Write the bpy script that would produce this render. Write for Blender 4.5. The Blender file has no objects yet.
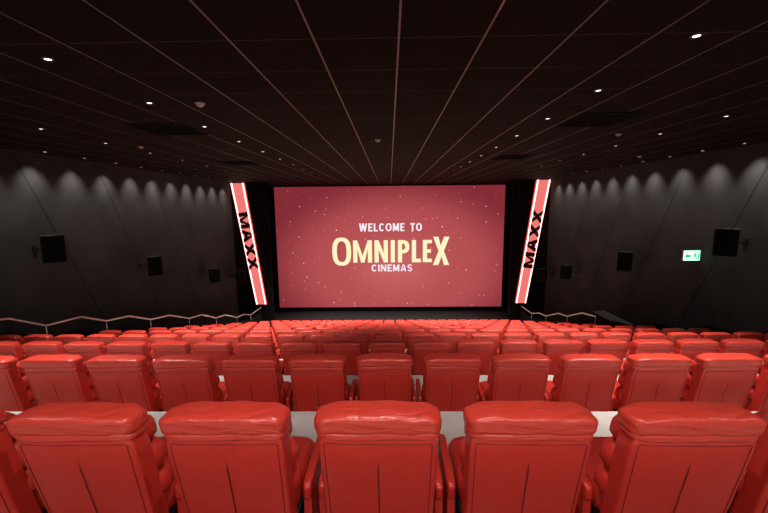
import bpy, bmesh, math, random
from mathutils import Vector, Matrix
random.seed(7)
PI = math.pi
C = bpy.context.scene.collection
scene = bpy.context.scene
scene.view_settings.view_transform = 'Standard'

# ------------------------------------------------------------------ layout
CZ = 8.81            # eye height above the front floor
CEIL = CZ + 1.76
WX = 11.1            # half width of the hall
NR = 12
PITCH = 0.72
XC = -0.065
AX = 9.12            # edge of the seating terrace
def row_y(k): return 1.53 + 2.05 * (k - 1)
def row_top(k): return CZ - (0.955 + 0.62 * (k - 1))
def row_floor(k): return max(0.0, row_top(k) - 1.05)
RISER = 0.24
def slope_floor(y):
    k = min(NR, max(1, int((y + RISER - 1.53) // 2.05) + 1))
    if y > row_y(NR) + 1.81: return 0.0
    return row_floor(k)

# ------------------------------------------------------------------ camera
pitch, yaw, roll = math.radians(7.85), math.radians(0.95), math.radians(-0.55)
cam_d = bpy.data.cameras.new('camera'); cam = bpy.data.objects.new('camera', cam_d); C.objects.link(cam)
cam_d.sensor_width = 36; cam_d.lens = 363 / 768 * 36; cam_d.clip_end = 200; cam_d.clip_start = 0.05
M = Matrix.Rotation(yaw, 4, 'Z') @ Matrix.Rotation(PI / 2 - pitch, 4, 'X') @ Matrix.Rotation(roll, 4, 'Z')
cam.matrix_world = Matrix.Translation((0, 0, CZ)) @ M
scene.camera = cam

# ------------------------------------------------------------------ materials
def mat(name, col, rough=0.6, metal=0.0, spec=None, emit=None, estr=0.0):
    m = bpy.data.materials.new(name); m.use_nodes = True
    b = m.node_tree.nodes['Principled BSDF']
    b.inputs['Base Color'].default_value = (*col, 1); b.inputs['Roughness'].default_value = rough
    b.inputs['Metallic'].default_value = metal
    if spec is not None: b.inputs['Specular IOR Level'].default_value = spec
    if emit:
        b.inputs['Emission Color'].default_value = (*emit, 1); b.inputs['Emission Strength'].default_value = estr
    return m
def N(m, t, **kw):
    n = m.node_tree.nodes.new(t)
    for k, v in kw.items(): setattr(n, k, v)
    return n
def link(m, a, b): m.node_tree.links.new(a, b)
def add_bump(m, scale, strength, dist=0.01, detail=3, distort=0.0):
    tc = N(m, 'ShaderNodeTexCoord'); no = N(m, 'ShaderNodeTexNoise'); bp = N(m, 'ShaderNodeBump')
    no.inputs['Scale'].default_value = scale; no.inputs['Detail'].default_value = detail; no.inputs['Distortion'].default_value = distort
    bp.inputs['Strength'].default_value = strength; bp.inputs['Distance'].default_value = dist
    link(m, tc.outputs['Object'], no.inputs['Vector']); link(m, no.outputs['Fac'], bp.inputs['Height'])
    link(m, bp.outputs['Normal'], m.node_tree.nodes['Principled BSDF'].inputs['Normal'])
    return no
def mix_noise(m, scale, c1, c2):
    tc = N(m, 'ShaderNodeTexCoord'); no = N(m, 'ShaderNodeTexNoise'); r = N(m, 'ShaderNodeValToRGB')
    no.inputs['Scale'].default_value = scale; no.inputs['Detail'].default_value = 4
    r.color_ramp.elements[0].color = (*c1, 1); r.color_ramp.elements[1].color = (*c2, 1)
    r.color_ramp.elements[0].position = .3; r.color_ramp.elements[1].position = .7
    link(m, tc.outputs['Object'], no.inputs['Vector']); link(m, no.outputs['Fac'], r.inputs['Fac'])
    link(m, r.outputs['Color'], m.node_tree.nodes['Principled BSDF'].inputs['Base Color'])

LEATHER = mat('red_leather', (0.58, 0.034, 0.022), 0.34, spec=0.6); add_bump(LEATHER, 6, 0.42, 0.018, 3, 0.5)
HEADL = mat('red_leather_creased', (0.62, 0.046, 0.028), 0.33, spec=0.65)
def head_nodes(m):   # leather gathered into soft cross creases
    tc = N(m, 'ShaderNodeTexCoord'); mp = N(m, 'ShaderNodeMapping'); mp.inputs['Scale'].default_value = (6, 9, 18)
    no = N(m, 'ShaderNodeTexNoise'); no.inputs['Scale'].default_value = 1.0; no.inputs['Detail'].default_value = 3; no.inputs['Distortion'].default_value = 1.2
    bp = N(m, 'ShaderNodeBump'); bp.inputs['Strength'].default_value = 0.6; bp.inputs['Distance'].default_value = 0.02
    link(m, tc.outputs['Object'], mp.inputs['Vector']); link(m, mp.outputs[0], no.inputs['Vector']); link(m, no.outputs['Fac'], bp.inputs['Height'])
    link(m, bp.outputs['Normal'], m.node_tree.nodes['Principled BSDF'].inputs['Normal'])
head_nodes(HEADL)
SEAM = mat('seam_dark', (0.07, 0.006, 0.006), 0.8)
PIPING = mat('dark_red_piping', (0.24, 0.010, 0.010), 0.6)
BASE = mat('seat_base_black', (0.012, 0.010, 0.010), 0.6)
FLOOR = mat('floor_vinyl', (0.6, 0.6, 0.6), 0.22); mix_noise(FLOOR, 3, (0.50, 0.46, 0.43), (0.68, 0.63, 0.59))
CARPET = mat('dark_carpet', (0.012, 0.010, 0.010), 0.95); add_bump(CARPET, 80, .4)
BLACK = mat('matt_black', (0.004, 0.0035, 0.0035), 0.9, spec=0.1)
PLASTIC = mat('speaker_black', (0.003, 0.003, 0.003), 0.5, spec=.25)
GRILLE = mat('speaker_grille', (0.002, 0.002, 0.002), 0.8, spec=.1)
STEEL = mat('brushed_steel', (0.80, 0.78, 0.76), 0.35, 1.0)
WHITE_P = mat('white_plastic', (0.42, 0.36, 0.34), 0.4)
LAMP = mat('lamp_glow', (1, 1, 1), 0.5, emit=(1, 0.90, 0.80), estr=3.5)
LAMP_S = mat('lamp_glow_small', (1, 1, 1), 0.5, emit=(1, 0.85, 0.7), estr=1.2)
TRIM = mat('lamp_trim', (0.05, 0.04, 0.04), 0.4)
RAMP_GREY = mat('cap_grey', (0.05, 0.05, 0.05), 0.5)
VENT = mat('vent_black', (0.002, 0.0018, 0.0018), 0.9, spec=.1)

# side walls: charcoal acoustic fabric with slanting seams
WALL = mat('charcoal_fabric', (0.05, 0.05, 0.05), 0.95, spec=0.1)
def wall_nodes(m):
    tc = N(m, 'ShaderNodeTexCoord'); sp = N(m, 'ShaderNodeSeparateXYZ'); link(m, tc.outputs['Object'], sp.inputs[0])
    mul = N(m, 'ShaderNodeMath', operation='MULTIPLY_ADD'); mul.inputs[1].default_value = 0.45
    link(m, sp.outputs['Z'], mul.inputs[0]); link(m, sp.outputs['Y'], mul.inputs[2])
    dv = N(m, 'ShaderNodeMath', operation='DIVIDE'); dv.inputs[1].default_value = 3.1; link(m, mul.outputs[0], dv.inputs[0])
    fr = N(m, 'ShaderNodeMath', operation='FRACT'); link(m, dv.outputs[0], fr.inputs[0])
    lt = N(m, 'ShaderNodeMath', operation='LESS_THAN'); lt.inputs[1].default_value = 0.018; link(m, fr.outputs[0], lt.inputs[0])
    no = N(m, 'ShaderNodeTexNoise'); no.inputs['Scale'].default_value = 0.7; no.inputs['Detail'].default_value = 3
    link(m, tc.outputs['Object'], no.inputs['Vector'])
    r = N(m, 'ShaderNodeValToRGB'); r.color_ramp.elements[0].color = (0.024, 0.0225, 0.0215, 1); r.color_ramp.elements[1].color = (0.036, 0.0335, 0.032, 1)
    r.color_ramp.elements[0].position = .3; r.color_ramp.elements[1].position = .7
    link(m, no.outputs['Fac'], r.inputs['Fac'])
    mx = N(m, 'ShaderNodeMixRGB'); mx.inputs['Color2'].default_value = (0.013, 0.013, 0.013, 1)
    link(m, lt.outputs[0], mx.inputs['Fac']); link(m, r.outputs['Color'], mx.inputs['Color1'])
    link(m, mx.outputs[0], m.node_tree.nodes['Principled BSDF'].inputs['Base Color'])
wall_nodes(WALL)

# ceiling: near-black tiles in a thin metal grid
CEILM = mat('ceiling_tiles', (0.03, 0.02, 0.02), 0.8, spec=0.05)
def ceil_nodes(m):
    b = m.node_tree.nodes['Principled BSDF']
    tc = N(m, 'ShaderNodeTexCoord'); sp = N(m, 'ShaderNodeSeparateXYZ'); link(m, tc.outputs['Object'], sp.inputs[0])
    def lines(sock, off, step, width):
        a = N(m, 'ShaderNodeMath', operation='ADD'); a.inputs[1].default_value = off; link(m, sock, a.inputs[0])
        d = N(m, 'ShaderNodeMath', operation='DIVIDE'); d.inputs[1].default_value = step; link(m, a.outputs[0], d.inputs[0])
        f = N(m, 'ShaderNodeMath', operation='FRACT'); link(m, d.outputs[0], f.inputs[0])
        l = N(m, 'ShaderNodeMath', operation='LESS_THAN'); l.inputs[1].default_value = width / step; link(m, f.outputs[0], l.inputs[0])
        return l.outputs[0]
    lx = lines(sp.outputs['X'], 90 - 0.10, 0.90, 0.021)
    ly = lines(sp.outputs['Y'], 13, 0.90, 0.018)
    no = N(m, 'ShaderNodeTexNoise'); no.inputs['Scale'].default_value = 0.6; link(m, tc.outputs['Object'], no.inputs['Vector'])
    r = N(m, 'ShaderNodeValToRGB'); r.color_ramp.elements[0].color = (0.0075, 0.0045, 0.0042, 1); r.color_ramp.elements[1].color = (0.012, 0.007, 0.006, 1)
    link(m, no.outputs['Fac'], r.inputs['Fac'])
    m1 = N(m, 'ShaderNodeMixRGB'); m1.inputs['Color2'].default_value = (0.050, 0.036, 0.034, 1)
    link(m, ly, m1.inputs['Fac']); link(m, r.outputs['Color'], m1.inputs['Color1'])
    m2 = N(m, 'ShaderNodeMixRGB'); m2.inputs['Color2'].default_value = (0.18, 0.155, 0.155, 1)
    link(m, lx, m2.inputs['Fac']); link(m, m1.outputs[0], m2.inputs['Color1'])
    link(m, m2.outputs[0], b.inputs['Base Color'])
    mm = N(m, 'ShaderNodeMath', operation='MULTIPLY'); mm.inputs[1].default_value = 0.75; link(m, lx, mm.inputs[0]); link(m, mm.outputs[0], b.inputs['Metallic'])
    rr = N(m, 'ShaderNodeMath', operation='MULTIPLY_ADD'); rr.inputs[1].default_value = -0.48; rr.inputs[2].default_value = 0.85
    link(m, lx, rr.inputs[0]); link(m, rr.outputs[0], b.inputs['Roughness'])
ceil_nodes(CEILM)

def emis(name, col, s):
    m = bpy.data.materials.new(name); m.use_nodes = True; nt = m.node_tree; nt.nodes.clear()
    e = nt.nodes.new('ShaderNodeEmission'); o = nt.nodes.new('ShaderNodeOutputMaterial')
    e.inputs['Color'].default_value = (*col, 1); e.inputs['Strength'].default_value = s
    nt.links.new(e.outputs[0], o.inputs[0]); return m
SCREEN = emis('projected_picture', (0.4, 0.04, 0.05), 1.0)
def screen_nodes(m):
    e = [n for n in m.node_tree.nodes if n.type == 'EMISSION'][0]
    tc = N(m, 'ShaderNodeTexCoord')
    mp = N(m, 'ShaderNodeMapping'); mp.inputs['Scale'].default_value = (1 / 11.8, 1, 1 / 7.6); mp.inputs['Location'].default_value = (-.05, 0, .20)
    link(m, tc.outputs['Object'], mp.inputs['Vector'])
    ln = N(m, 'ShaderNodeVectorMath', operation='LENGTH'); link(m, mp.outputs[0], ln.inputs[0])
    r = N(m, 'ShaderNodeValToRGB'); r.color_ramp.interpolation = 'EASE'
    els = r.color_ramp.elements
    els[0].position = 0.0; els[0].color = (0.58, 0.125, 0.130, 1)
    els[1].position = 1.0; els[1].color = (0.23, 0.026, 0.038, 1)
    k = els.new(0.5); k.color = (0.46, 0.080, 0.086, 1)
    link(m, ln.outputs['Value'], r.inputs['Fac'])
    base = r.outputs['Color']
    sp = N(m, 'ShaderNodeSeparateXYZ'); link(m, tc.outputs['Object'], sp.inputs[0])
    cb = N(m, 'ShaderNodeCombineXYZ'); link(m, sp.outputs['X'], cb.inputs['X']); link(m, sp.outputs['Z'], cb.inputs['Y'])
    for sc, th in ((0.46, 0.022), (1.00, 0.034)):
        v = N(m, 'ShaderNodeTexVoronoi', voronoi_dimensions='2D'); v.inputs['Scale'].default_value = sc; link(m, cb.outputs[0], v.inputs['Vector'])
        l = N(m, 'ShaderNodeMath', operation='LESS_THAN'); l.inputs[1].default_value = th; link(m, v.outputs['Distance'], l.inputs[0])
        s2 = N(m, 'ShaderNodeSeparateColor'); link(m, v.outputs['Color'], s2.inputs[0])
        pw = N(m, 'ShaderNodeMath', operation='POWER'); pw.inputs[1].default_value = 3.0 if sc > .9 else 1.5; link(m, s2.outputs[0], pw.inputs[0])
        fm = N(m, 'ShaderNodeMath', operation='MULTIPLY'); link(m, l.outputs[0], fm.inputs[0]); link(m, pw.outputs[0], fm.inputs[1])
        mx = N(m, 'ShaderNodeMixRGB'); mx.inputs['Color2'].default_value = (1, .72, .78, 1); link(m, fm.outputs[0], mx.inputs['Fac']); link(m, base, mx.inputs['Color1'])
        base = mx.outputs[0]
    link(m, base, e.inputs['Color'])
screen_nodes(SCREEN)
TXT_W = emis('text_white', (0.98, 0.88, 0.98), 1.0)
TXT_Y = emis('text_cream', (1.0, 0.92, 0.55), 1.0)
SIGN_P = emis('sign_pink', (0.90, 0.19, 0.17), 1.0)
SIGN_R = emis('sign_edge_red', (0.9, 0.06, 0.05), 1.2)
SIGN_W = emis('sign_edge_white', (1.0, 0.66, 0.62), 3.2)
SIGN_L = mat('sign_letter_dark', (0.02, 0.006, 0.006), 0.6)
EXIT_G = emis('exit_green', (0.02, 0.50, 0.20), 1.3)
EXIT_W = emis('exit_white', (0.42, 1.0, 0.62), 3.0)

# ------------------------------------------------------------------ mesh helpers
def obj(name, bm, m, parent=None, smooth=False):
    me = bpy.data.meshes.new(name)
    bmesh.ops.recalc_face_normals(bm, faces=bm.faces[:])
    bm.to_mesh(me); bm.free()
    for mm in (m if isinstance(m, (list, tuple)) else [m]): me.materials.append(mm)
    if smooth:
        for p in me.polygons: p.use_smooth = True
    o = bpy.data.objects.new(name, me); C.objects.link(o)
    if parent: o.parent = parent
    return o
def box(bm, x0, x1, y0, y1, z0, z1, mi=0):
    v = [bm.verts.new((x, y, z)) for x in (x0, x1) for y in (y0, y1) for z in (z0, z1)]
    for f in ((0, 1, 3, 2), (4, 6, 7, 5), (0, 4, 5, 1), (2, 3, 7, 6), (0, 2, 6, 4), (1, 5, 7, 3)):
        bm.faces.new([v[i] for i in f]).material_index = mi
    return v
def BX(*a):
    bm = bmesh.new(); box(bm, *a); return bm
def bevel(bm, w, seg=2):
    bmesh.ops.bevel(bm, geom=bm.edges[:], offset=w, segments=seg, profile=0.5, affect='EDGES'); return bm
def pillow(bm, c, s, n=5, div=8, warp=None, mi=0):
    """puffed rounded block: superellipsoid on a cube grid"""
    t = bmesh.new(); bmesh.ops.create_cube(t, size=2)
    bmesh.ops.subdivide_edges(t, edges=t.edges[:], cuts=div - 1, use_grid_fill=True)
    vm = {}
    for v in t.verts:
        p = v.co
        q = Vector([math.sin(a * PI / 2) for a in p])
        L = (abs(q.x) ** n + abs(q.y) ** n + abs(q.z) ** n) ** (1 / n)
        q = q / L
        w = Vector((c[0] + q.x * s[0] / 2, c[1] + q.y * s[1] / 2, c[2] + q.z * s[2] / 2))
        if warp: w = warp(w)
        vm[v] = bm.verts.new(w)
    for f in t.faces:
        nf = bm.faces.new([vm[v] for v in f.verts]); nf.material_index = mi
    t.free(); return bm
def tube(bm, pts, r, seg=8):
    rings = []
    for i, p in enumerate(pts):
        p = Vector(p)
        d = (Vector(pts[min(i + 1, len(pts) - 1)]) - Vector(pts[max(i - 1, 0)])).normalized()
        up = Vector((0, 0, 1)) if abs(d.z) < .9 else Vector((1, 0, 0))
        a = d.cross(up).normalized(); b = a.cross(d)
        rings.append([bm.verts.new(p + (a * math.cos(t) + b * math.sin(t)) * r) for t in [2 * PI * j / seg for j in range(seg)]])
    for i in range(len(rings) - 1):
        for j in range(seg):
            bm.faces.new((rings[i][j], rings[i][(j + 1) % seg], rings[i + 1][(j + 1) % seg], rings[i + 1][j]))
    bm.faces.new(rings[0][::-1]); bm.faces.new(rings[-1]); return bm
def lathe(bm, prof, seg=16, cx=0, cy=0):
    rings = []
    for r, z in prof:
        rings.append([bm.verts.new((cx + r * math.cos(2 * PI * j / seg), cy + r * math.sin(2 * PI * j / seg), z)) for j in range(seg)])
    for i in range(len(rings) - 1):
        for j in range(seg):
            bm.faces.new((rings[i][j], rings[i][(j + 1) % seg], rings[i + 1][(j + 1) % seg], rings[i + 1][j]))
    bm.faces.new(rings[0]); bm.faces.new(rings[-1]); return bm
def prism(bm, poly, y0, y1):   # polygon in xz, along y
    a = [bm.verts.new((x, y0, z)) for x, z in poly]; b = [bm.verts.new((x, y1, z)) for x, z in poly]
    bm.faces.new(a); bm.faces.new(b[::-1])
    for i in range(len(poly)):
        j = (i + 1) % len(poly); bm.faces.new((a[i], b[i], b[j], a[j]))
    return bm
def struct(name, bm, m, **k):
    o = obj(name, bm, m, **k); o['kind'] = 'structure'; return o
def thing(name, label, cat, loc=(0, 0, 0), rotz=0, group=None):
    o = bpy.data.objects.new(name, None); C.objects.link(o); o.empty_display_size = 0.1
    o.location = loc; o.rotation_euler = (0, 0, rotz); o['label'] = label; o['category'] = cat
    if group: o['group'] = group
    return o
def dup(root, loc, rotz, label, group=None):
    r = root.copy(); C.objects.link(r); r.location = loc; r.rotation_euler = (0, 0, rotz); r['label'] = label
    if group: r['group'] = group
    for ch in list(root.children):
        c = ch.copy(); C.objects.link(c); c.parent = r
        for g in ch.children:
            d = g.copy(); C.objects.link(d); d.parent = c
    return r
# hand-drawn block capitals, each in a box w x h with its strokes t wide; returns polygons
def glyph(ch, w, h, t):
    if ch == 'I': return [[(0, 0), (w, 0), (w, h), (0, h)]]
    if ch == 'W':   # four slanting strokes
        q = w / 4
        def stroke(xa, za, xb, zb): return [(xa - t / 2, za), (xa + t / 2, za), (xb + t / 2, zb), (xb - t / 2, zb)]
        a = t / 2
        return [stroke(a, h, q + a * .4, 0), stroke(q + a * .4, 0, w / 2, h), stroke(w / 2, h, w - q - a * .4, 0), stroke(w - q - a * .4, 0, w - a, h)]
    if ch == 'M':
        return [[(0, 0), (t, 0), (t, h), (0, h)], [(w - t, 0), (w, 0), (w, h), (w - t, h)],
                [(t, h), (t, h * .62), (w / 2 - t * .42, 0), (w / 2, 0), (w / 2, h * .30)],
                [(w - t, h), (w / 2, h * .30), (w / 2, 0), (w / 2 + t * .42, 0), (w - t, h * .62)]]
    if ch == 'm':   # lighter M
        return [[(0, 0), (t, 0), (t, h), (0, h)], [(w - t, 0), (w, 0), (w, h), (w - t, h)],
                [(0, h), (w / 2 - t * .5, h * .12), (w / 2 + t * .5, h * .12), (t * 1.1, h)],
                [(w, h), (w / 2 + t * .5, h * .12), (w / 2 - t * .5, h * .12), (w - t * 1.1, h)]]
    if ch == 'N':
        return [[(0, 0), (t, 0), (t, h), (0, h)], [(w - t, 0), (w, 0), (w, h), (w - t, h)], [(t, h), (t, h * .58), (w - t, 0), (w - t, h * .42)]]
    if ch == 'n':
        return [[(0, 0), (t, 0), (t, h), (0, h)], [(w - t, 0), (w, 0), (w, h), (w - t, h)], [(0, h), (w - t * 1.1, 0), (w, 0), (t * 1.1, h)]]
    if ch == 'L': return [[(0, 0), (w, 0), (w, t * .85), (t, t * .85), (t, h), (0, h)]]
    if ch == 'T': return [[(0, h - t), (w, h - t), (w, h), (0, h)], [(w / 2 - t / 2, 0), (w / 2 + t / 2, 0), (w / 2 + t / 2, h - t), (w / 2 - t / 2, h - t)]]
    if ch == 'E':
        a = t * .82
        return [[(0, 0), (t, 0), (t, h), (0, h)], [(t, 0), (w, 0), (w, a), (t, a)], [(t, h - a), (w, h - a), (w, h), (t, h)], [(t, h / 2 - a / 2), (w * .9, h / 2 - a / 2), (w * .9, h / 2 + a / 2), (t, h / 2 + a / 2)]]
    if ch == 'X':
        return [[(0, 0), (t * 1.15, 0), (w, h), (w - t * 1.15, h)], [(0, h), (w / 2 - t * .575, h / 2), (w / 2, h * .62), (t * 1.15, h)],
                [(w, 0), (w / 2 + t * .575, h / 2), (w / 2, h * .38), (w - t * 1.15, 0)]]
    if ch == 'A':
        return [[(0, 0), (t * 1.05, 0), (w / 2 + t * .1, h), (w / 2 - t * .5, h)], [(w, 0), (w - t * 1.05, 0), (w / 2 - t * .1, h), (w / 2 + t * .5, h)],
                [(w * .25, h * .2), (w * .75, h * .2), (w * .68, h * .2 + t * .8), (w * .32, h * .2 + t * .8)]]
    def ring(x0, x1, y0, y1, tt, a0, a1, n, e=2.6):
        o = []
        cx, cy, rx, ry = (x0 + x1) / 2, (y0 + y1) / 2, (x1 - x0) / 2, (y1 - y0) / 2
        def pt(a, rx, ry):
            c, s = math.cos(a), math.sin(a)
            return (cx + rx * math.copysign(abs(c) ** (2 / e), c), cy + ry * math.copysign(abs(s) ** (2 / e), s))
        for i in range(n):
            a, b = a0 + (a1 - a0) * i / n, a0 + (a1 - a0) * (i + 1) / n
            o.append([pt(a, rx, ry), pt(b, rx, ry), pt(b, rx - tt, ry - tt * .8), pt(a, rx - tt, ry - tt * .8)])
        return o
    if ch == 'O': return ring(0, w, 0, h, t, 0, 2 * PI, 28)
    if ch == 'o': return ring(0, w, 0, h, t, 0, 2 * PI, 28, 2.1)
    if ch == 'C': return ring(0, w, 0, h, t, PI * .22, PI * 1.78, 22, 2.1)
    if ch == 'S': return ring(0, w, h / 2 - t * .4, h, t * .9, PI * .12, PI * 1.5, 14, 2.2) + ring(0, w, 0, h / 2 + t * .4, t * .9, PI * .5, -PI * .88, 14, 2.2)
    if ch == 'P':
        return [[(0, 0), (t, 0), (t, h), (0, h)]] + ring(-w * .4, w, h * .40, h, t, -PI / 2, PI / 2, 12)
    return []
def block_text(seq, y0, y1, place):
    bm = bmesh.new()
    for ch, x0, w, z0, h, t in seq:
        for poly in glyph(ch, w, h, t):
            a = [bm.verts.new(place(x0 + x, z0 + z, y0)) for x, z in poly]; b = [bm.verts.new(place(x0 + x, z0 + z, y1)) for x, z in poly]
            bm.faces.new(a); bm.faces.new(b[::-1])
            for i in range(len(poly)):
                j = (i + 1) % len(poly); bm.faces.new((a[i], b[i], b[j], a[j]))
    return bm
def word(s, cx, zc, width, h, t, gap=.22):
    rel = {'I': .26, 'm': 1.15, 'W': 1.5, 'E': .78, 'L': .75, 'o': 1.12, 'C': 1.0, 'T': .85, 'S': .85, 'A': 1.05, 'n': 1.0}
    ws = [rel.get(c, 1.0) for c in s]; tot = sum(ws) + gap * (len(s) - 1); k = width / tot
    x = cx - width / 2; out = []
    for c, w_ in zip(s, ws):
        out.append((c, x, w_ * k, zc - h / 2, h, t)); x += (w_ + gap) * k
    return out

ORD = ['', 'first', 'second', 'third', 'fourth', 'fifth', 'sixth', 'seventh', 'eighth', 'ninth', 'tenth', 'eleventh', 'twelfth', 'thirteenth', 'fourteenth']

# ------------------------------------------------------------------ the setting
YB, YF = -3.0, 30.7
P0 = row_y(1) - RISER
bm = bmesh.new(); box(bm, -AX, AX, YB, P0, -0.3, row_floor(1) + 0.62)
for k in range(1, NR + 1):
    box(bm, -AX, AX, row_y(k) - RISER, row_y(k) + 2.05 - RISER, -0.3, row_floor(k) + (0.001 if k == NR else 0))
struct('floor', bm, FLOOR)
for side, s in (('left', -1), ('right', 1)):
    bm = bmesh.new(); x0, x1 = sorted((s * AX, s * WX))
    box(bm, x0, x1, YB, P0, -0.3, row_floor(1) + 0.62)
    for k in range(1, NR + 1):
        for q in (0, 1):   # two stair treads per row
            y0 = row_y(k) - RISER + q * 1.025
            z = row_floor(k) - (0.31 * q if k < NR else 0)
            box(bm, x0, x1, y0, y0 + 1.025, -0.3, z)
    struct('floor_aisle_' + side, bm, CARPET)
struct('floor_front', BX(-WX, WX, row_y(NR) + 2.05 - RISER, YF, -0.3, 0), CARPET)
struct('ceiling', BX(-WX - .2, WX + .2, YB, YF, CEIL, CEIL + .15), CEILM)
struct('wall_left', BX(-WX - .2, -WX, YB, YF, -0.3, CEIL), WALL)
struct('wall_right', BX(WX, WX + .2, YB, YF, -0.3, CEIL), WALL)
struct('wall_back', BX(-WX - .2, WX + .2, YB - .2, YB, -0.3, CEIL + .15), BLACK)
struct('wall_front', BX(-WX - .2, WX + .2, YF, YF + .2, -0.3, CEIL + .15), BLACK)
struct('wall_wing_left', BX(-WX, -8.55, 25.62, 25.85, 0, CEIL), BLACK)
struct('wall_wing_right', BX(8.55, WX, 25.62, 25.85, 0, CEIL), BLACK)

# aisle balustrade walls under the rails
rail_pts = [(3.4, 1.10), (5.6, 1.75), (6.4, 2.28), (8.3, 2.58), (9.2, 3.06), (10.3, 3.16), (11.2, 3.58), (12.2, 3.72), (13.3, 4.20), (14.5, 4.40),
            (15.9, 4.98), (17.0, 5.14), (18.4, 5.74), (19.4, 5.88), (20.9, 6.50), (21.9, 6.62), (23.0, 6.98), (24.9, 7.04)]
for side, s in (('left', -1), ('right', 1)):
    bm = bmesh.new(); x0, x1 = sorted((s * 9.14, s * 9.24))
    pts = [(y, CZ - d - 0.34) for y, d in rail_pts]
    a = [[bm.verts.new((x, y, z)) for y, z in pts] for x in (x0, x1)]
    b = [[bm.verts.new((x, y, max(0, slope_floor(y) - 0.75))) for y, z in pts] for x in (x0, x1)]
    for i in range(len(pts) - 1):
        bm.faces.new((a[0][i], a[0][i + 1], a[1][i + 1], a[1][i])); bm.faces.new((b[0][i], b[1][i], b[1][i + 1], b[0][i + 1]))
        for q in (0, 1): bm.faces.new((a[q][i], b[q][i], b[q][i + 1], a[q][i + 1]))
    for i in (0, -1): bm.faces.new((a[0][i], a[1][i], b[1][i], b[0][i]))
    struct('wall_aisle_' + side, bm, BLACK)
struct('wall_entrance', BX(9.25, 9.75, 12.7, 16.2, 2.3, CZ - 4.86), BLACK)
struct('trim_1', BX(9.25, 9.77, 12.68, 16.22, CZ - 4.86, CZ - 4.80), RAMP_GREY)

# ------------------------------------------------------------------ handrails
def handrail(side, s, pts):
    t = thing('handrail', 'stepped steel handrail along the %s aisle, running down toward the screen' % side, 'handrail', (s * 9.19, pts[0][0], slope_floor(pts[0][0])))
    off = t.location.copy()
    P = [(0, y - off.y, CZ - d - off.z) for y, d in pts]
    obj('rail', tube(bmesh.new(), P, 0.032, 10), STEEL, t, True)
    for i in range(0, len(P), 2):
        x, y, z = P[i]
        obj('post', tube(bmesh.new(), [(0, y, z - 0.01), (0, y, z - 0.345)], 0.014, 8), STEEL, t, True)
    return t
handrail('left', -1, rail_pts)
handrail('right', 1, rail_pts[10:])

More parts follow.
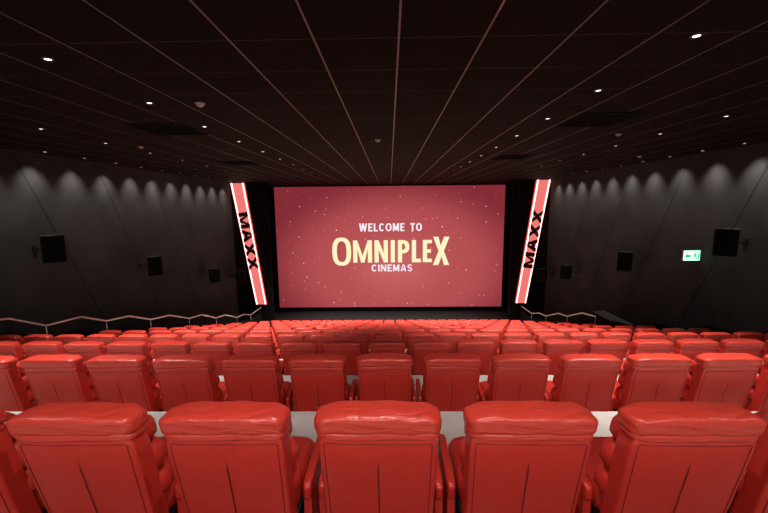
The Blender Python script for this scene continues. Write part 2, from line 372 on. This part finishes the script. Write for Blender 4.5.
# ------------------------------------------------------------------ recliner seats (local origin: floor under the rear edge of the headrest)
LEAN = 0.20
def lean(p):
    return Vector((p.x, p.y + 0.105 - (p.z - 0.45) * LEAN, p.z))
def shell_warp(p):
    t = (p.z - 0.26) / 0.70
    bulge = 0.010 * (1 - (p.x / 0.3) ** 2)
    g = -0.004 * math.exp(-((p.x) / 0.02) ** 2)
    return lean(Vector((p.x * (0.955 + 0.045 * t), p.y - (bulge + g if p.y < 0.085 else 0), p.z)))
def seat_meshes():
    parts = {}
    bm = bmesh.new(); pillow(bm, (0, 0.090, 0.585), (0.575, 0.12, 0.71), 13, 20, shell_warp); parts['back_panel'] = (bm, LEATHER)
    bm = bmesh.new()
    def head(p):
        e = abs(p.x) / 0.30
        sag = 0.008 * math.cos(p.x / 0.31 * PI / 2) - 0.004 + 0.0024 * math.sin(p.x * 31) - 0.008 * max(0, e - .80) * 4
        fold = 0.005 * math.sin(p.x * 60 + 1.3) * max(0, e - .45) * 2
        return lean(Vector((p.x, p.y + fold, p.z + sag)))
    pillow(bm, (0, 0.098, 0.998), (0.606, 0.176, 0.108), 4.8, 24, head)
    def head2(p):
        return lean(Vector((p.x, p.y, p.z + 0.004 * math.sin(p.x * 14 + .6))))
    pillow(bm, (0, 0.090, 0.938), (0.590, 0.150, 0.052), 4.5, 20, head2)
    parts['headrest'] = (bm, HEADL)
    bm = bmesh.new()
    for zc, h, d, w_ in ((0.875, 0.17, 0.15, .56), (0.71, 0.20, 0.16, .60), (0.535, 0.19, 0.17, .60)):
        pillow(bm, (0, 0.185, zc), (w_, d, h), 3.6, 8, lean)
    parts['back_cushion'] = (bm, LEATHER)
    bm = bmesh.new(); pillow(bm, (0, 0.51, 0.37), (0.55, 0.50, 0.19), 5, 8); parts['seat_cushion'] = (bm, LEATHER)
    bm = bmesh.new(); pillow(bm, (0, 0.0, 0.0), (0.54, 0.10, 0.32), 4.5, 8, lambda p: Vector((p.x, 0.80 + p.y + p.z * 0.10, 0.24 + p.z))); parts['foot_rest'] = (bm, LEATHER)
    for s in (-1, 1):
        bm = bmesh.new(); pillow(bm, (s * 0.325, 0.52, 0.43), (0.054, 0.48, 0.11), 6, 8)
        box(bm, s * 0.325 - 0.021, s * 0.325 + 0.021, 0.30, 0.72, 0.06, 0.42)
        parts['armrest', s] = (bm, LEATHER)
    bm = BX(-0.27, 0.27, 0.22, 0.74, 0.0, 0.30); parts['base'] = (bm, BASE)
    def rear_y(z): return 0.090 - 0.060 - 0.006 + 0.105 - (z - 0.45) * LEAN - 0.004
    bm = bmesh.new()
    zs = [0.27 + i * 0.52 / 10 for i in range(11)]
    L, R = [], []
    for z in zs:
        w = 0.0026 * min(1, (0.795 - z) / 0.03) + 0.0004
        L.append(bm.verts.new((-w, rear_y(z), z))); R.append(bm.verts.new((w, rear_y(z), z)))
    for i in range(10): bm.faces.new((L[i], R[i], R[i + 1], L[i + 1]))
    parts['zip_seam'] = (bm, SEAM)
    def ry(x): return 0.030 - 0.010 * (1 - (x / .3) ** 2)
    bm = bmesh.new()
    def tx(z): return 0.955 + 0.045 * (z - .26) / .70
    pts = [(-.258 * tx(.28 + .61 * i / 6), .28 + .61 * i / 6) for i in range(7)] + [(-.250 + .50 * i / 14, 0.898) for i in range(15)] + [(.258 * tx(.89 - .61 * i / 6), .89 - .61 * i / 6) for i in range(7)]
    tube(bm, [lean(Vector((x, ry(x), z))) for x, z in pts], 0.0022, 6)
    parts['piping'] = (bm, PIPING)
    return parts
proto = thing('recliner', 'x', 'seat', (0, 0, 0), 0, 'red recliners in rows facing the screen')
for k, (bm, m) in seat_meshes().items():
    obj(k[0] if isinstance(k, tuple) else k, bm, m, proto, k not in ('base', 'zip_seam'))
for o in proto.children:
    if o.name.startswith('armrest'):
        for p in o.data.polygons: p.use_smooth = p.area < 0.015
# one-mesh version for the rows too small to show parts
bmj = bmesh.new()
def sm(c, s, n, w=None, mi=0, d=6): pillow(bmj, c, s, n, d, w, mi)
sm((0, 0.090, 0.585), (0.560, 0.12, 0.71), 16, shell_warp, 0, 8); sm((0, 0.098, 1.000), (0.575, 0.165, 0.095), 7, lean, 0, 8)
sm((0, 0.180, 0.69), (0.550, 0.15, 0.5), 5, lean); sm((0, 0.51, 0.37), (0.55, 0.50, 0.19), 5)
sm((0, 0.80, 0.24), (0.54, 0.10, 0.32), 5)
for s in (-1, 1): sm((s * 0.323, 0.50, 0.27), (0.052, 0.44, 0.42), 7)
box(bmj, -0.27, 0.27, 0.22, 0.74, 0, 0.30, 1)
far = obj('recliner', bmj, [LEATHER, BASE], None, True)
far['category'] = 'seat'; far['group'] = 'red recliners in rows facing the screen'

def seat_label(k, n):
    rn = {1: 'nearest row'}.get(k, ORD[k] + ' row from the camera')
    if n == 0: return 'red leather recliner, %s, in the centre column' % rn
    return 'red leather recliner, %s, %s seat %s of the centre column' % (rn, ORD[abs(n)], 'left' if n < 0 else 'right')
first_near = first_far = True
for k in range(1, NR + 1):
    lim = row_y(k) * 384 / 363 * 1.12 + 0.85
    nl = -12 if k < 5 else -11
    nr_ = 12 if k < 7 else 11
    for n in range(nl, nr_ + 1):
        x = XC + n * PITCH
        if abs(x) > lim: continue
        if k == 1: x += {2: .03, 3: .03, -2: -.008, -1: -.012, -3: -.008}.get(n, 0)
        rz = math.radians(random.uniform(-.7, .7))
        loc = (x, row_y(k) + random.uniform(-.012, .012), row_floor(k)); lab = seat_label(k, n)
        if k <= 6:
            if first_near: proto.location = loc; proto['label'] = lab; first_near = False
            else: dup(proto, loc, rz, lab)
        else:
            if first_far: o = far; first_far = False
            else: o = far.copy(); C.objects.link(o)
            o.location = (loc[0], loc[1], loc[2] + (0.002 if k == NR else 0)); o['label'] = lab

# ------------------------------------------------------------------ projection screen
SY = 30.0; SX = -0.03
z0, z1 = CZ - 8.46, CZ + 1.64
sc = thing('cinema_screen', 'huge wide cinema screen showing a red starry welcome slide', 'screen', (SX, SY, z0))
HZ = (z1 - z0) / 2
def scr(bm, name, m, smooth=False):
    for v in bm.verts: v.co -= Vector((SX, SY, z0))
    return obj(name, bm, m, sc, smooth)
W = 9.40
o = obj('picture', BX(-W, W, -0.02, 0.02, -HZ, HZ), SCREEN, sc); o.location = (0, 0, HZ)
fb = bmesh.new()
box(fb, -W - .35, -W, -.10, .12, 0, 2 * HZ); box(fb, W, W + .35, -.10, .12, 0, 2 * HZ)
box(fb, -W - .35, W + .35, -.10, .12, -.30, 0); box(fb, -W - .35, W + .35, -.10, .12, 2 * HZ, 2 * HZ + .08)
obj('masking_frame', fb, BLACK, sc)
ty = SY - 0.05
P_ = lambda x, z, y: (x, y, z)
scr(block_text(word('WELComE', -0.66, CZ - 1.70, 3.75, 0.66, .13), ty - .01, ty + .02, P_), 'welcome_lettering', TXT_W)
scr(block_text(word('To', 2.17, CZ - 1.70, 0.95, 0.66, .13), ty - .01, ty + .02, P_), 'welcome_lettering', TXT_W)
u = 1 / 12.08
zc_ = CZ - 3.70; hs = 1.86; hb = 2.36; st = 4.2 * u
seq = [('M', -37, 19), ('N', -15.5, 13.5), ('I', 0.8, 4.2), ('P', 8, 11.5), ('L', 22, 9), ('E', 33, 9)]
scr(block_text([(c, x * u, w_ * u, zc_ - hs / 2, hs, st) for c, x, w_ in seq], ty - .01, ty + .02, P_), 'name_lettering', TXT_Y)
scr(block_text([('O', -58 * u, 19 * u, zc_ - hb / 2, hb, st * 1.1)], ty - .01, ty + .02, P_), 'name_lettering', TXT_Y)
scr(block_text([('X', 43.2 * u, 16.3 * u, zc_ - hb / 2, hb, st * 1.1)], ty - .01, ty + .02, P_), 'name_lettering', TXT_Y)
scr(block_text(word('CInEmAS', 0.15, CZ - 5.10, 3.4, 0.58, .12), ty - .01, ty + .02, P_), 'cinemas_lettering', TXT_W)

# ------------------------------------------------------------------ slanted illuminated signs
def sign(side, s):
    zt, zb = CEIL - 0.06, CZ - 6.95
    t = thing('illuminated_sign', 'tall slanted glowing red sign with dark letters, %s of the screen' % side, 'sign', (s * 9.9, 25.5, zb))
    xo_t, xi_t, xo_b, xi_b = 11.06, 10.08, 9.74, 8.98
    def P(u, v, y):   # u 0 outer ..1 inner, v 0 bottom..1 top
        xo = xo_b + (xo_t - xo_b) * v; xi = xi_b + (xi_t - xi_b) * v
        return (s * (xo + (xi - xo) * u), y, zb + (zt - zb) * v)
    def slab(u0, u1, y0, y1, v0=0, v1=1):
        bm = bmesh.new()
        a = [bm.verts.new(P(u, v, y0)) for u, v in ((u0, v0), (u1, v0), (u1, v1), (u0, v1))]
        b = [bm.verts.new(P(u, v, y1)) for u, v in ((u0, v0), (u1, v0), (u1, v1), (u0, v1))]
        bm.faces.new(a); bm.faces.new(b[::-1])
        for i in range(4): j = (i + 1) % 4; bm.faces.new((a[i], b[i], b[j], a[j]))
        for v in bm.verts: v.co -= t.location
        return bm
    obj('housing', slab(0, 1, 25.50, 25.61), SIGN_R, t)
    obj('face_panel', slab(0.15, 0.85, 25.47, 25.499), SIGN_P, t)
    obj('light_strip', slab(0.05, 0.14, 25.45, 25.499), SIGN_W, t)
    obj('light_strip', slab(0.86, 0.95, 25.45, 25.499), SIGN_W, t)
    a, b = Vector(P(.5, 0, 25.46)), Vector(P(.5, 1, 25.46))
    ax = (b - a).normalized()
    ex = -ax if s < 0 else ax
    ey = Vector((-s, 0, 0)); ey = (ey - ex * ey.dot(ex)).normalized()
    ctr = a + (b - a) * 0.53
    H = 0.68; Lw = (1.12, 0.95, 0.95, 0.95); x = -(sum(Lw) + .15) / 2; sq = []
    for ch, w_ in zip('MAXX', Lw): sq.append((ch, x, w_, -H / 2, H, 0.28)); x += w_ + 0.05
    def pl(px, pz, y): return ctr + ex * px + ey * pz + Vector((0, y, 0)) - t.location
    obj('sign_lettering', block_text(sq, -0.03, 0.0, pl), SIGN_L, t)
sign('left', -1); sign('right', 1)

# ------------------------------------------------------------------ wall speakers
def speaker_proto(s):
    t = thing('wall_speaker', 'x', 'speaker', (0, 0, 0), 0, 'black loudspeakers on the side walls')
    def fin(bm):
        for v in bm.verts:
            a = math.radians(-52); x, y = v.co.x * math.cos(a) - v.co.y * math.sin(a), v.co.x * math.sin(a) + v.co.y * math.cos(a)
            v.co.x, v.co.y = -s * x, y
        return bm
    bm = bmesh.new()       # cabinet: wedge, wide front, narrower rear, underside cut back
    f = [(-.29, -.44), (.29, -.44), (.29, .42), (-.29, .42)]
    r = [(-.24, -.26), (.24, -.26), (.24, .38), (-.24, .38)]
    a = [bm.verts.new((.30, y, z)) for y, z in f]; b = [bm.verts.new((-.32, y, z)) for y, z in r]
    bm.faces.new(a); bm.faces.new(b[::-1])
    for i in range(4): j = (i + 1) % 4; bm.faces.new((a[i], b[i], b[j], a[j]))
    bevel(bm, 0.03, 3); obj('cabinet', fin(bm), PLASTIC, t)
    bm = BX(.302, .325, -.25, .25, -.40, .38); bevel(bm, 0.008, 2); obj('grille', fin(bm), GRILLE, t)
    bm = bmesh.new(); tube(bm, [(s * .18, .17, .02), (s * .36, .14, -.01), (s * .67, .05, -.05)], .022)
    box(bm, *sorted((s * .66, s * .688)), -.03, .12, -.14, .06); obj('wall_bracket', bm, PLASTIC, t)
    return t
for side, s in (('left', -1), ('right', 1)):
    sp = speaker_proto(s)
    for i, (y, d) in enumerate(((11.3, 1.18), (15.95, 2.48), (21.2, 3.92), (24.6, 4.7))):
        lab = 'black loudspeaker on the %s wall, %s' % (side, ('nearest and largest of four', 'second from the camera', 'third from the camera', 'farthest, right beside the glowing sign')[i])
        yy = y - (0.25 if s < 0 else -0.1) if i < 3 else y
        loc = (s * (WX - 0.69), yy, CZ - d)
        if i == 0: sp.location = loc; sp['label'] = lab
        else: dup(sp, loc, 0, lab)

# ------------------------------------------------------------------ exit sign
t = thing('exit_sign', 'small glowing green emergency exit sign on the right wall', 'exit sign', (WX - 0.34, 13.0, CZ - 1.84))
obj('housing', BX(-.29, .32, 0, .06, -.19, .19), WHITE_P, t)
obj('face_panel', BX(-.28, .28, -.012, -.001, -.17, .17), EXIT_W, t)
bm = bmesh.new()
def flat(bm, poly): prism(bm, poly, -0.022, -0.013)
flat(bm, [(-.25, -.02), (-.16, .08), (-.16, .03), (-.04, .03), (-.04, -.07), (-.16, -.07), (-.16, -.12)])   # arrow
for p in ([(.02, -.13), (.05, -.13), (.12, -.03), (.09, -.01)], [(.09, -.03), (.13, -.05), (.17, -.13), (.20, -.12), (.15, -.01)],
          [(.08, -.02), (.14, -.02), (.13, .08), (.07, .06)], [(.02, .0), (.03, -.02), (.09, .04), (.07, .06)], [(.12, .07), (.12, .03), (.19, .01), (.19, .03)]):
    flat(bm, p)
flat(bm, [(.115 + .028 * math.cos(a), .115 + .028 * math.sin(a)) for a in [i * PI / 4 for i in range(8)]])
flat(bm, [(.215, -.13), (.26, -.13), (.26, .13), (.215, .13)])
obj('pictogram', bm, EXIT_G, t)
obj('wall_bracket', BX(.32, .34, .01, .05, -.05, .05), WHITE_P, t)

# ------------------------------------------------------------------ ceiling fixtures
def spot(loc, e, size, blend=0.8, col=(1, .93, .86), rot=(0, 0, 0), r=0.08):
    l = bpy.data.lights.new('spot', 'SPOT'); l.energy = e; l.spot_size = math.radians(size); l.spot_blend = blend; l.color = col; l.shadow_soft_size = r
    o = bpy.data.objects.new('spot_lamp', l); C.objects.link(o); o.location = loc; o.rotation_euler = rot; return o
dl = thing('downlight', 'x', 'ceiling light', group='round downlights in the black ceiling')
obj('trim_ring', lathe(bmesh.new(), [(.036, -.002), (.062, -.002), (.062, -.014), (.050, -.018), (.038, -.010)], 20), TRIM, dl, True)
obj('lamp', lathe(bmesh.new(), [(.036, -.004), (.034, -.012), (.001, -.014)], 20), LAMP, dl, True)
ff = True
for ci, (cx, cn) in enumerate(((-7.6, 'far left'), (-4.0, 'left'), (3.25, 'right'), (6.85, 'far right'))):
    for i in range(12):
        y = 4.48 + 1.82 * i - (0.32 if cx > 0 else 0)
        lab = 'small lit round downlight, %s from the camera in the %s ceiling column' % (ORD[i + 1], cn)
        if ff: dl.location = (cx, y, CEIL); dl['label'] = lab; ff = False
        else: dup(dl, (cx, y, CEIL), 0, lab)
        if i % 2 == 0:
            hgt = CEIL - slope_floor(y) - 0.8
            outer = abs(cx) > 5
            spot((cx, y, CEIL - 0.05), (52 if outer else 72) * hgt ** 1.9, 68 if outer else 84, 0.9, r=.04, rot=(math.radians(6), math.radians(16 * (1 if cx > 0 else -1)) if outer else 0, 0))
for cx in (-4, 0, 4):
    spot((cx, 1.9, CEIL - .05), 150, 110, 0.9, r=.04)
# small spotlights washing the side walls
ws = thing('wall_washer', 'x', 'ceiling light', group='small spotlights along the side walls')
obj('trim_ring', lathe(bmesh.new(), [(.040, -.002), (.07, -.002), (.07, -.014), (.042, -.01)], 16), TRIM, ws, True)
obj('lamp', lathe(bmesh.new(), [(.04, -.004), (.038, -.010), (.001, -.012)], 16), LAMP_S, ws, True)
ff = True
for side, s in (('left', -1), ('right', 1)):
    for i in range(12):
        y = 8.4 + 1.45 * i
        lab = 'small ceiling spotlight grazing the %s wall, %s from the camera' % (side, ORD[i + 1])
        loc = (s * (WX - 0.55), y, CEIL)
        if ff: ws.location = loc; ws['label'] = lab; ff = False
        else: dup(ws, loc, 0, lab)
        spot((loc[0], y, CEIL - 0.03), 330, 78, 1.0, (1, .95, .90), (0, math.radians(-18 * s), 0), 0.08)
# smoke detectors
sd = thing('smoke_detector', 'x', 'smoke detector', group='smoke detectors on the ceiling')
obj('base_ring', lathe(bmesh.new(), [(.075, 0), (.075, -.015), (.05, -.018)], 20), WHITE_P, sd, True)
obj('sensor_dome', lathe(bmesh.new(), [(.055, -.016), (.05, -.045), (.03, -.055), (.001, -.057)], 20), WHITE_P, sd, True)
for i, (x, y, lab) in enumerate(((-3.2, 6.4, 'left of the centre, nearest to camera'), (-0.3, 10.0, 'in the middle of the ceiling'), (5.8, 9.6, 'right of the centre, near the dark vent'),
                                 (-7.1, 10.6, 'toward the left wall'), (9.3, 14.0, 'toward the right wall'))):
    lab = 'small white smoke detector ' + lab
    if i == 0: sd.location = (x, y, CEIL); sd['label'] = lab
    else: dup(sd, (x, y, CEIL), 0, lab)
# air vents
vt = thing('ceiling_vent', 'x', 'vent', group='black air vents in the ceiling')
bm = bmesh.new()
for a in ((-.62, .62, -.62, -.57), (-.62, .62, .57, .62), (-.62, -.57, -.57, .57), (.57, .62, -.57, .57)): box(bm, *a, -.02, -.001)
obj('frame', bm, VENT, vt)
bm = bmesh.new(); box(bm, -.57, .57, -.57, .57, -.006, -.001)
for i in range(9): box(bm, -.57, .57, -.54 + i * .125, -.50 + i * .125, -.018, -.006)
obj('louvre', bm, VENT, vt)
for i, (x, y, lab) in enumerate(((-4.95, 8.35, 'left, nearer to the camera'), (4.40, 8.0, 'right, nearer to the camera'), (-5.9, 14.6, 'left, farther toward the screen'), (4.5, 13.8, 'right, farther toward the screen'))):
    lab = 'flat black square ceiling air vent, ' + lab
    if i == 0: vt.location = (x, y, CEIL); vt['label'] = lab
    else: dup(vt, (x, y, CEIL), 0, lab)

# ------------------------------------------------------------------ house light behind the camera
def area(loc, rot, sx, sy, e, col):
    l = bpy.data.lights.new('area', 'AREA'); l.shape = 'RECTANGLE'; l.size = sx; l.size_y = sy; l.energy = e; l.color = col
    o = bpy.data.objects.new('house_lamp', l); C.objects.link(o); o.location = loc; o.rotation_euler = rot
area((0, -1.6, CEIL - 0.15), (math.radians(40), 0, 0), 6, 0.3, 170, (1, .93, .88))

w = bpy.data.worlds.new('world'); scene.world = w; w.use_nodes = True
w.node_tree.nodes['Background'].inputs[0].default_value = (0.02, 0.008, 0.008, 1); w.node_tree.nodes['Background'].inputs[1].default_value = 0.3
